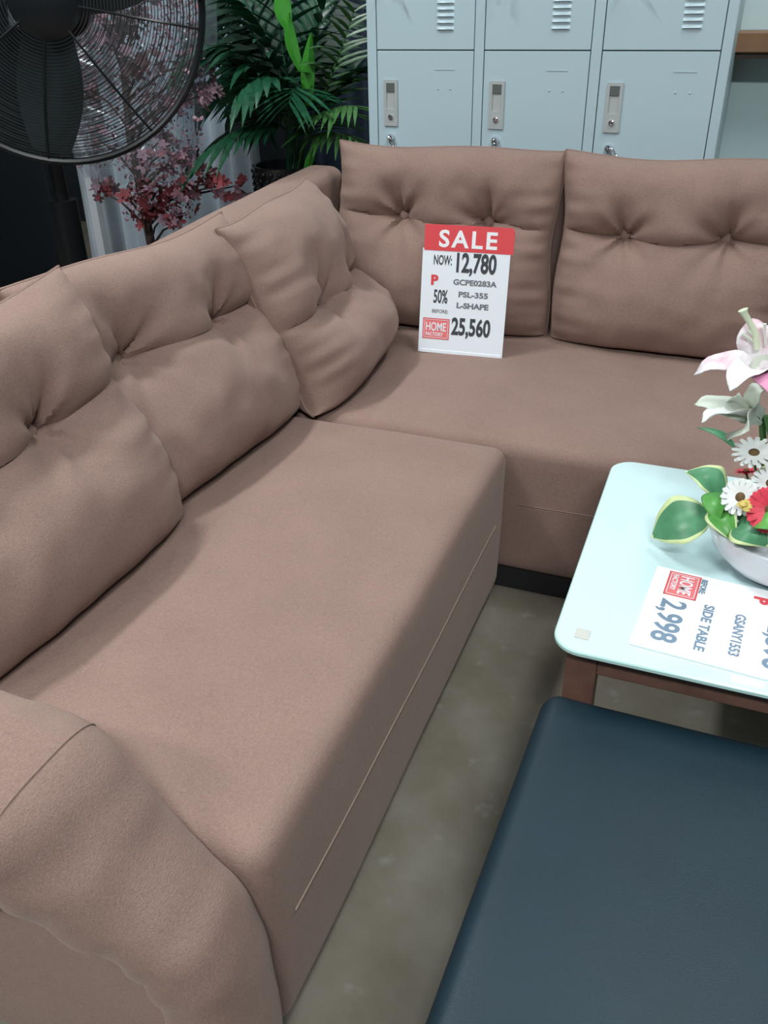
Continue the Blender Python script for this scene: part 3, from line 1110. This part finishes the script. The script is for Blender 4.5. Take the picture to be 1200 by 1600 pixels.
# ------------------------------------------------------------------ leaf helpers
def leaflet_mesh(name, m, L=1.0, W=0.15, fold=0.35, droop=0.25, n=5):
    vs, fs = [], []
    for i in range(n + 1):
        t = i / n
        wd = W * math.sin(PI * (0.08 + 0.92 * t) ** 0.7) if t < 1 else 0.0
        z = -droop * t * t
        vs += [(t * L, -wd / 2, z + fold * wd / 2), (t * L, 0, z), (t * L, wd / 2, z + fold * wd / 2)]
    for i in range(n):
        a = i * 3
        fs += [(a, a + 1, a + 4, a + 3), (a + 1, a + 2, a + 5, a + 4)]
    return MB().add(vs, fs).mesh(name, m, True)


def basis(d, up=Vector((0, 0, 1))):
    x = d.normalized()
    y = up.cross(x)
    if y.length < 1e-4:
        y = Vector((0, 1, 0))
    y.normalize()
    z = x.cross(y)
    return Matrix((x, y, z)).transposed().to_4x4()


def bez(p0, p1, p2, t):
    return p0 * (1 - t) ** 2 + p1 * 2 * t * (1 - t) + p2 * t * t


# ------------------------------------------------------------------ palm in a black planter
PB = at_y(447, 262, 1.24)
palm = empty('potted_palm', (PB.x, PB.y, 0), 'dark green artificial palm in a glossy black woven planter left of the lockers', 'plant')
po = palm.location.copy()
pot_top = PB.z + .012
MB().lathe([(.085, 0), (.09, .02), (.115, pot_top - .03), (.122, pot_top - .01), (.122, pot_top), (.108, pot_top), (.104, pot_top - .05), (.02, pot_top - .05)], seg=40).build('planter', 'basket_black', palm)
# woven knots on the upper band
KN = MB().lathe([(.002, -.0055), (.008, -.003), (.009, 0), (.008, .003), (.002, .0055)], seg=8).mesh('weave_knot', 'basket_black', True)
for row in range(7):
    for k in range(24):
        a = 2 * PI * (k + .5 * (row % 2)) / 24
        zz = pot_top - .02 - row * .022
        rr = .122 - (.02 + row * .022) * .04
        link('weave_knot', KN, palm, Matrix.Translation((rr * math.cos(a), rr * math.sin(a), zz)) @ Matrix.Rotation(a, 4, 'Z') @ Matrix.Rotation(PI / 2 + .5, 4, 'Y'))
LFS = [leaflet_mesh('leaflet', 'palm', droop=.10), leaflet_mesh('leaflet', 'palm', droop=.3, W=.17), leaflet_mesh('leaflet', 'palm_light', droop=.2, W=.13)]
FR = [  # pixel chain base, control, tip ; depth at base and tip ; leaflet length px ; n ; mesh
    ((448, 205), (400, 160), (296, 262), 1.24, 1.02, 70, 13, 0),
    ((450, 190), (385, 20), (290, 92), 1.24, 1.08, 80, 13, 1),
    ((455, 190), (430, 40), (330, -40), 1.26, 1.15, 85, 13, 1),
    ((455, 200), (440, 70), (372, 150), 1.22, 0.98, 72, 12, 0),
    ((478, 210), (520, 120), (552, 20), 1.26, 1.16, 85, 14, 2),
    ((478, 225), (500, 160), (556, 166), 1.22, 1.06, 62, 13, 2),
    ((470, 200), (480, 90), (520, -50), 1.30, 1.32, 75, 12, 1),
    ((462, 200), (440, 80), (425, -60), 1.28, 1.20, 80, 12, 0),
    ((475, 225), (510, 190), (566, 225), 1.20, 1.06, 50, 11, 2),
    ((468, 205), (470, 100), (452, 160), 1.20, 0.96, 64, 12, 0),
    ((455, 205), (400, 110), (330, 125), 1.30, 1.36, 70, 11, 2),
    ((476, 215), (540, 110), (552, 110), 1.30, 1.36, 75, 12, 0),
]
rnd = random.Random(5)
for (a, c, b, ya, yb, lpx, n, li) in FR:
    p0, p1, p2 = at_y(*a, ya), at_y(*c, (ya + yb) / 2), at_y(*b, yb)
    p0 = po + (p0 - po) * 1.0
    base = Vector((po.x + (p0.x - po.x) * .3, po.y, pot_top - .06))
    pts = [base] + [bez(p0, p1, p2, k / 12) for k in range(13)]
    fr_o = MB().tube([p - po for p in pts], [.006] * 2 + [.0055 - .004 * k / 11 for k in range(12)], seg=6).build('frond', 'palm' if li < 2 else 'palm_light', palm)
    L = lpx * 3.6 / F
    for k in range(n):
        t = .16 + .84 * k / (n - 1)
        p = bez(p0, p1, p2, t)
        tan = (bez(p0, p1, p2, min(1, t + .02)) - bez(p0, p1, p2, t - .02)).normalized()
        side = tan.cross(Vector((0, 0, 1)))
        if side.length < .2:
            side = Vector((1, 0, 0))
        # leaflets spread across the line of sight as well as sideways
        side = (side.normalized() + rnd.uniform(-.15, .15) * Vector((0, 0, 1))).normalized()
        dn = (tan.cross(side)).normalized()
        for sg_ in (-1, 1):
            ll = L * (0.55 + .55 * math.sin(PI * (.12 + .8 * t))) * rnd.uniform(.88, 1.1)
            d = tan * (.55 + .5 * t) + side * sg_ * 1.0 + Vector((0, 0, -.28 + rnd.uniform(-.12, .12)))
            Mt = Matrix.Translation(p - po) @ basis(d, Vector((0, 0, 1)) + dn * .2) @ Matrix.Scale(ll, 4)
            link('leaflet', LFS[li], fr_o, Mt)
# deeper foliage behind, too crowded to tell leaf from leaf
bf = MB()
for k in range(16):
    a = (rnd.uniform(440, 485), rnd.uniform(170, 215))
    b = (rnd.uniform(300, 545), rnd.uniform(-60, 190))
    ya, yb = 1.30, rnd.uniform(1.25, 1.5)
    p0, p2 = at_y(*a, ya), at_y(*b, yb)
    p1 = (p0 + p2) / 2 + Vector((0, 0, rnd.uniform(.05, .16)))
    bf.tube([bez(p0, p1, p2, q / 8) - po for q in range(9)], .003, seg=4)
    for q in range(13):
        t = .15 + .85 * q / 12
        p = bez(p0, p1, p2, t)
        tan = (bez(p0, p1, p2, min(1, t + .02)) - bez(p0, p1, p2, t - .02)).normalized()
        side = tan.cross(Vector((.3, -.9, .2))).normalized()
        for sg_ in (-1, 1):
            d = (tan * .8 + side * sg_ + Vector((0, 0, -.3))).normalized()
            ll = rnd.uniform(.13, .20)
            nn = d.cross(Vector((.3, -.9, .3))).normalized() * ll * .07
            bf.add([p - po, p - po + d * ll * .4 + nn, p - po + d * ll - Vector((0, 0, ll * .15)), p - po + d * ll * .4 - nn], [(0, 1, 2, 3)])
tag(bf.build('back_foliage', 'palm', palm, smooth=False), kind='stuff')
# bright blades in the heart of the plant
for (a, c, b, wd) in (((482, 165), (478, 110), (486, 52), .045), ((470, 110), (448, 60), (452, 20), .04), ((450, 45), (435, 10), (445, -30), .055), ((478, 275), (482, 245), (500, 215), .03)):
    y_ = 1.08
    p0, p1, p2 = at_y(*a, y_), at_y(*c, y_), at_y(*b, y_)
    vs, fs = [], []
    for k in range(9):
        t = k / 8
        p = bez(p0, p1, p2, t) - po
        wv = Vector((.93, .36, 0)) * wd * .5 * math.sin(PI * (.15 + .8 * t))
        vs += [p - wv, p + Vector((.25, -.6, 0)) * .012, p + wv]
    for k in range(8):
        a_ = k * 3
        fs += [(a_, a_ + 1, a_ + 4, a_ + 3), (a_ + 1, a_ + 2, a_ + 5, a_ + 4)]
    lf = MB().add(vs, fs).build('young_leaf', 'bright_stem', palm)
    tag(lf, label='bright green young leaf')

# ------------------------------------------------------------------ blossom tree under clear plastic
TB_ = at_y(232, 372, 1.02)
tree = empty('blossom_tree', (TB_.x, TB_.y, 0), 'artificial pink blossom tree wrapped in clear plastic behind the sofa', 'tree')
bo = tree.location.copy()
MB().lathe([(.10, 0), (.13, .22), (.135, .24), (.12, .24), (.11, .19), (.02, .19)], seg=32).build('pot', 'dark_base', tree)
trunk = MB().tube([(0, 0, .18), (.01, 0, .5), (-.02, .01, .9), (.02, 0, 1.3), (0, 0, 1.75)], [.02, .017, .014, .010, .005], seg=8).build('trunk', 'bark', tree)


def blossom_mesh(m):
    b = MB()
    for k in range(5):
        a = 2 * PI * k / 5
        ca, sa = math.cos(a), math.sin(a)
        pts = [(0, 0, 0), (.45, -.32, .12), (.95, -.30, .22), (1.05, 0, .16), (.95, .30, .22), (.45, .32, .12)]
        b.add([(x * ca - y * sa, x * sa + y * ca, z) for x, y, z in pts], [(0, 1, 2, 3), (0, 3, 4, 5)])
    return b.mesh('blossom', m, True)


BL = [blossom_mesh(m) for m in ('blossom_a', 'blossom_b', 'blossom_c')]
rnd = random.Random(21)
cl = []
for k in range(30):
    u, v = rnd.uniform(120, 320), rnd.uniform(-30, 330)
    if v > 235:
        u = 252 + (u - 220) * .5
    y = rnd.uniform(.88, 1.18)
    cl.append((u, v, y))
cl += [(160, 300, 1.0), (165, 285, 1.0), (222, 330, .95), (250, 345, .95), (275, 350, .95), (300, 290, 1.0), (330, 285, 1.0), (345, 290, 1.0), (380, 288, 1.1), (260, 290, .95), (230, 305, .95), (285, 315, .95)]
for i, (u, v, y) in enumerate(cl):
    c = at_y(u, v, y) - bo
    h = max(.3, min(1.7, c.z - .12))
    br_ = MB().tube([(0, 0, h), tuple(c * .55 + Vector((0, 0, h * .45 + .02))), tuple(c)], [.006, .004, .002], seg=5).build('branch', 'bark', tree)
    for q in range(7):
        d = Vector((rnd.gauss(0, 1), rnd.gauss(0, 1), rnd.gauss(0, 1))).normalized()
        s = rnd.uniform(.017, .029)
        mi = 2 if (v > 270 and rnd.random() < .75) else (1 if rnd.random() < .6 else 0)
        Mt = Matrix.Translation(c + d * rnd.uniform(.01, .055)) @ basis(Vector((rnd.gauss(0, 1), rnd.gauss(0, 1), rnd.gauss(0, .6))), (d + Vector((.3, -.5, .3)))) @ Matrix.Scale(s, 4)
        link('blossom', BL[mi], br_, Mt)
# the fine rest of the crown: petals too small and many to tell apart
pm_ = MB()
for k in range(2600):
    u, v = rnd.uniform(118, 318), rnd.uniform(-60, 262)
    if rnd.random() < .25:
        u, v = rnd.uniform(195, 300), rnd.uniform(240, 345)
    c = at_y(u, v, rnd.uniform(.9, 1.2)) - bo
    s = rnd.uniform(.006, .013)
    B_ = Matrix.Translation(c) @ basis(Vector((rnd.gauss(0, 1), rnd.gauss(0, 1), rnd.gauss(0, 1))), Vector((rnd.gauss(0, 1), -.8, rnd.gauss(0, 1)))) @ Matrix.Scale(s, 4)
    pm_.add([B_ @ Vector(p) for p in ((0, 0, 0), (.8, -.6, .2), (1.5, 0, .1), (.8, .6, .2))], [(0, 1, 2, 3)], 1 if rnd.random() < .7 else 0)
tag(pm_.build('small_petals', ['blossom_a', 'blossom_b'], tree), kind='stuff')
# crumpled sleeve
vs, fs = [], []
NU, NV = 72, 36
for j in range(NV + 1):
    t = j / NV
    z = .78 + 1.0 * t
    r0 = .12 + .20 * math.sin(PI * min(1, .15 + .85 * t) * .62)
    for i in range(NU):
        a = 2 * PI * i / NU
        r = r0 * (1 + .10 * math.sin(a * 9 + 3 * t) + .06 * math.sin(a * 17 - 7 * t) + .14 * nz((math.cos(a) * 2, math.sin(a) * 2, t * 5), 1.5, 4))
        vs.append((r * math.cos(a), r * math.sin(a), z + .01 * math.sin(a * 5)))
for j in range(NV):
    for i in range(NU):
        i2 = (i + 1) % NU
        fs.append((j * NU + i, j * NU + i2, (j + 1) * NU + i2, (j + 1) * NU + i))
wr = MB().add(vs, fs).build('plastic_wrap', 'clear_wrap', tree)
tag(wr, label='crumpled clear plastic sleeve')


# ------------------------------------------------------------------ drapes behind
def drape(x0, x1, y, z0, z1, m, label, folds, amp, seed):
    n = 120
    vs, fs = [], []
    rows = 14
    for j in range(rows + 1):
        t = j / rows
        for i in range(n + 1):
            s = i / n
            yy = y + amp * math.sin(s * folds * 2 * PI + 1.4 * nz((s * 5, t * 1.5, seed))) * (1.1 - .4 * t) + .02 * nz((s * 9, t * 3, seed))
            vs.append((x0 + (x1 - x0) * s + .01 * nz((s * 7, t * 4, seed + 2)), yy, z0 + (z1 - z0) * t))
    for j in range(rows):
        for i in range(n):
            a = j * (n + 1) + i
            fs.append((a, a + 1, a + n + 2, a + n + 1))
    c = Vector(((x0 + x1) / 2, y, z0))
    o = MB().add([Vector(p) - c for p in vs], fs).build('drape', m)
    sol = o.modifiers.new('thick', 'SOLIDIFY')
    sol.thickness = .004
    o.location = c
    tag(o, label, 'curtain')
    return o


drape(-2.52, -1.53, 1.75, 0.0, 2.6, 'drape', 'pale grey hanging fabric drape behind the blossom tree', 11, .035, 3)
drape(-1.62, -0.72, 2.3, 0.0, 2.6, 'drape_blue', 'dark navy drape hanging behind the palm', 6, .03, 8)

# black tall cabinet at the far left
cx1 = at_y(84, 330, 1.4).x
kb = empty('black_cabinet', (cx1 - .35, 1.2, 0), 'black cabinet at the left edge behind the fan', 'cabinet')
MB().box(-.35, .35, -.2, .2, .05, 1.12, bev=.006).build('body', 'black_metal', kb)
MB().box(-.33, -.003, -.214, -.2, .08, 1.09, bev=.003).build('door', 'black_metal', kb)
MB().box(.003, .33, -.214, -.2, .08, 1.09, bev=.003).build('door', 'black_metal', kb)
MB().box(-.33, .33, -.18, .18, 0, .052).build('plinth', 'dark_base', kb)

# tapered dark wood pedestal seen through the cage
py = 1.5
a1, a2 = at_y(62, 70, py), at_y(116, 70, py)
b1, b2 = at_y(88, 192, py), at_y(106, 192, py)
pe = empty('wooden_pedestal', ((a1.x + a2.x) / 2, py + .06, 0), 'dark brown tapered wooden pedestal seen through the fan cage', 'pedestal')
po_ = pe.location.copy()
top_z, bot_z = a1.z + .10, b1.z


def taper(xa0, xa1, za, xb0, xb1, zb, d):
    vs = [(xb0, -d, zb), (xb1, -d, zb), (xb1, d, zb), (xb0, d, zb), (xa0, -d, za), (xa1, -d, za), (xa1, d, za), (xa0, d, za)]
    return MB().add(vs, [(3, 2, 1, 0), (4, 5, 6, 7), (0, 1, 5, 4), (1, 2, 6, 5), (2, 3, 7, 6), (3, 0, 4, 7)])


taper(a1.x - po_.x, a2.x - po_.x, top_z, b1.x - po_.x, b2.x - po_.x, bot_z, .05).build('column', 'dark_wood', pe, smooth=False)
MB().box(-.02, .02, -.02, .02, .03, bot_z + .01).build('post', 'ceramic', pe, smooth=False)
MB().box(-.16, .16, -.12, .12, 0, .032, bev=.004).build('base', 'dark_wood', pe)
MB().box(-.16, .16, -.12, .12, top_z - .002, top_z + .03, bev=.004).build('top', 'dark_wood', pe)
lp = at_y(73, 105, py)
MB().box(lp.x - po_.x - .022, lp.x - po_.x + .022, -.056, -.0505, lp.z - .010, lp.z + .010).build('label_tag', 'label_tan', pe, smooth=False)

# ------------------------------------------------------------------ flower arrangement on the table
BC = Vector((0.566, -0.352, TZ))
fl = empty('flower_arrangement', BC, 'artificial lilies and daisies in a white bowl on the glass table', 'flowers')
MB().lathe([(.055, .0005), (.062, .004), (.090, .02), (.114, .048), (.126, .080), (.128, .090), (.122, .090), (.114, .07), (.02, .06)], seg=48).build('bowl', 'ceramic', fl)
YB = BC.y


def L_(u, v, dy=0.0):
    return at_y(u, v, YB + dy) - BC


def leaf_shape(parent, p0, p2, wd, up, m='leaf_green', edge=True, curl=.02, nm='leaf', lobes=0.0):
    d = p2 - p0
    L = d.length
    B = basis(d, up)
    vs, fs, mi = [], [], []
    n = 18
    rows = [(-1.0, 1), (-.80, 0), (-.4, 0), (0, 0), (.4, 0), (.80, 0), (1.0, 1)]
    for i in range(n + 1):
        t = i / n
        w_ = wd * (math.sin(PI * min(1, t ** .72)) ** .95 if 0 < t < 1 else 0.0)
        w_ *= 1 + lobes * math.sin(t * 19)
        for (s, e) in rows:
            vs.append(B @ Vector((t * L, s * w_ / 2, .18 * w_ * abs(s) + curl * math.sin(PI * t) - .0 * t)) + p0)
    for i in range(n):
        for k in range(len(rows) - 1):
            a = i * len(rows) + k
            fs.append((a, a + 1, a + len(rows) + 1, a + len(rows)))
            mi.append(1 if (edge and k in (0, len(rows) - 2)) or (edge and i >= n - 1) else 0)
    b = MB().add(vs, fs)
    b.m = mi
    o = b.build(nm, [m, 'leaf_edge'], parent, angle=180)
    so = o.modifiers.new('thick', 'SOLIDIFY'); so.thickness = .0012
    return o


UPV = Vector((.1, -.55, .8))
leaf_shape(fl, L_(1114, 806), L_(1018, 840, .0), .088, UPV, lobes=.02)
leaf_shape(fl, L_(1128, 780, .03), L_(1070, 738, .06), .062, Vector((.4, -.5, .8)), lobes=.03)
leaf_shape(fl, L_(1120, 795, -.02), L_(1150, 850, -.08), .05, Vector((-.3, -.6, .8)), 'leaf_bright', True)
leaf_shape(fl, L_(1150, 820, -.06), L_(1200, 855, -.09), .07, Vector((0, -.7, .7)), 'leaf_green', True)
leaf_shape(fl, L_(1135, 770, .0), L_(1122, 822, -.06), .05, Vector((-.5, -.6, .6)), 'leaf_bright', False)
leaf_shape(fl, L_(1180, 820, -.08), L_(1225, 835, -.1), .04, Vector((0, -.5, .8)), 'leaf_bright', False)
leaf_shape(fl, L_(1195, 770, .04), L_(1240, 720, .06), .07, Vector((.2, -.6, .7)), 'leaf_green', True)
leaf_shape(fl, L_(1220, 800, .0), L_(1300, 790, .0), .07, UPV, 'leaf_green', True)
leaf_shape(fl, L_(1190, 830, .0), L_(1180, 770, .05), .08, Vector((0, -.8, .5)), 'leaf_green', False)
leaf_shape(fl, L_(1148, 700, .05), L_(1088, 668, .05), .016, Vector((0, -.4, .9)), 'leaf_green', False, curl=.01)
for (u, v) in ((1140, 830), (1170, 810), (1200, 800), (1160, 790), (1215, 830)):
    c = L_(u, v, -.01)
    MB().lathe([(.004, -.012), (.016, -.006), (.020, .004), (.012, .014), (.002, .018)], seg=10).xf(Matrix.Translation(c)).build('moss_tuft', 'leaf_green', fl)


def stem(a, b, r=.0035, parent=None, bend=.0):
    m1 = (a + b) / 2 + Vector((bend, 0, 0))
    return MB().tube([bez(a, m1, b, k / 8) for k in range(9)], r, seg=6).build('stem', 'stem_green', parent or fl)


# lilies
def lily(c, axis, petals, mat_a, mat_b, size, pistil=True):
    """c centre, axis = where it opens; petals: list of (pixel tip, depth offset, width, droop)"""
    throat = c - axis * size * .35
    root = MB().lathe([(.004, 0), (.007, .012), (.012, .028), (.016, .040)], seg=14, cap1=False).xf(Matrix.Translation(throat) @ basis(axis).to_3x3().to_4x4() @ Matrix.Rotation(PI / 2, 4, 'Y')).build('lily', mat_b, fl)
    for (tip, wd, drop, m) in petals:
        p0 = throat + axis * .01
        p2 = tip
        p1 = (p0 + p2) / 2 + axis * size * .55 + Vector((0, 0, drop))
        vs, fs = [], []
        n = 12
        for i in range(n + 1):
            t = i / n
            p = bez(p0, p1, p2, t)
            tan = (bez(p0, p1, p2, min(1, t + .02)) - bez(p0, p1, p2, max(0, t - .02))).normalized()
            side = tan.cross(axis)
            if side.length < .1:
                side = tan.cross(Vector((0, 0, 1)))
            side.normalize()
            nr = side.cross(tan)
            w_ = wd * (math.sin(PI * (.06 + .94 * t) ** .85) ** .75 if t < 1 else 0.0)
            for s in (-1, -.5, 0, .5, 1):
                rip = .003 * math.sin(t * 14 + s * 3) * abs(s)
                vs.append(p + side * s * w_ / 2 + nr * (.16 * w_ * s * s + rip))
        for i in range(n):
            for k in range(4):
                a = i * 5 + k
                fs.append((a, a + 1, a + 6, a + 5))
        o = MB().add(vs, fs).build('petal', m, root, angle=180)
        so = o.modifiers.new('thick', 'SOLIDIFY'); so.thickness = .0012
    return root


stem(Vector((0, .03, .05)), L_(1198, 650, .02), .0055, bend=.01)
stem(L_(1196, 760, .05), L_(1190, 640, .03), .006)
c1 = L_(1192, 578)
ax1 = Vector((-.25, -.55, .8)).normalized()
l1 = lily(c1, ax1, [(L_(1084, 586, -.01), .036, .02, 'petal_pink'), (L_(1140, 611, -.09), .050, .015, 'petal_white'), (L_(1210, 512, .03), .085, .03, 'petal_pink'),
                    (L_(1290, 540, .05), .06, .02, 'petal_pink'), (L_(1285, 615, -.05), .05, .02, 'petal_mauve'), (L_(1222, 632, -.10), .055, .02, 'petal_mauve')], 'petal_pink', 'petal_cream', .07)
MB().tube([L_(1183, 545), L_(1180, 520), L_(1172, 505), L_(1163, 490), L_(1161, 484)], [.0048, .0046, .0044, .0052, .0075], seg=10).build('pistil', 'pistil', l1)
for (a, b) in (((1186, 545), (1160, 522)), ((1188, 540), (1168, 516)), ((1196, 540), (1195, 506))):
    MB().tube([L_(*a), L_((a[0] + b[0]) / 2, (a[1] + b[1]) / 2 - 4), L_(*b)], [.0016, .0015, .003], seg=6).build('stamen', 'petal_cream', l1)
c2 = L_(1180, 655, .03)
ax2 = Vector((-.75, -.35, .45)).normalized()
lily(c2, ax2, [(L_(1085, 632, .02), .034, .012, 'petal_cream'), (L_(1096, 660, -.02), .040, .02, 'petal_white'), (L_(1168, 672, -.05), .07, -.015, 'petal_cream'), (L_(1195, 610, .03), .05, .02, 'petal_cream'),
               (L_(1150, 618, .02), .05, .01, 'petal_cream')], 'petal_cream', 'petal_cream', .055)


# daisies
def daisy(c, axis, r, m, np_=30, eye='daisy_eye'):
    B = Matrix.Translation(c) @ basis(axis) @ Matrix.Rotation(PI / 2, 4, 'Y')
    root = MB().lathe([(r * .25, -.004), (r * .27, .001), (r * .2, .004), (r * .02, .006)], seg=16).xf(B).build('daisy', eye, fl)
    pm = MB().add([(r * .15, -.05 * r, 0), (r * .15, .05 * r, 0), (r * .6, .125 * r, .05 * r), (r * .93, .10 * r, .02 * r), (r, 0, 0), (r * .93, -.10 * r, .02 * r), (r * .6, -.125 * r, .05 * r)],
                  [(0, 1, 2, 6), (6, 2, 3, 5), (5, 3, 4)]).mesh('petal', m, True)
    for k in range(np_):
        link('petal', pm, root, B @ Matrix.Rotation(2 * PI * k / np_, 4, 'Z') @ Matrix.Rotation((.05 if k % 2 else -.16), 4, 'Y'))
    return root


for (u, v, dy, ax, rpx, m) in ((1178, 708, 0, (-.1, -.30, .95), 29, 'petal_white'), (1157, 777, -.05, (-.35, -.75, .5), 26, 'petal_white'),
                               (1204, 756, -.02, (.1, -.6, .8), 26, 'petal_white'), (1205, 797, -.08, (-.25, -.85, .45), 32, 'petal_red'),
                               (1166, 737, .06, (-.2, .3, .9), 17, 'petal_red'), (1255, 740, .02, (.3, -.5, .8), 28, 'petal_white'), (1250, 800, -.06, (.2, -.7, .7), 28, 'petal_red')):
    c = L_(u, v, dy)
    a = Vector(ax).normalized()
    daisy(c, a, rpx * 1.62 / F, m)
    stem(Vector((c.x * .4, c.y * .4, .05)), c - a * .004, .002)
c = L_(1164, 790, -.075)
b = MB()
for k in range(6):
    a = 2 * PI * k / 6
    b.lathe([(.002, -.004), (.007, 0), (.004, .005)], seg=8).xf(Matrix.Identity(4))
    b.v[-24:] = [p + Vector((.006 * math.cos(a), .004 * math.sin(a), .005 * math.sin(a * 2))) for p in b.v[-24:]]
b.xf(Matrix.Translation(c)).build('yellow_bud', 'petal_yellow', fl)
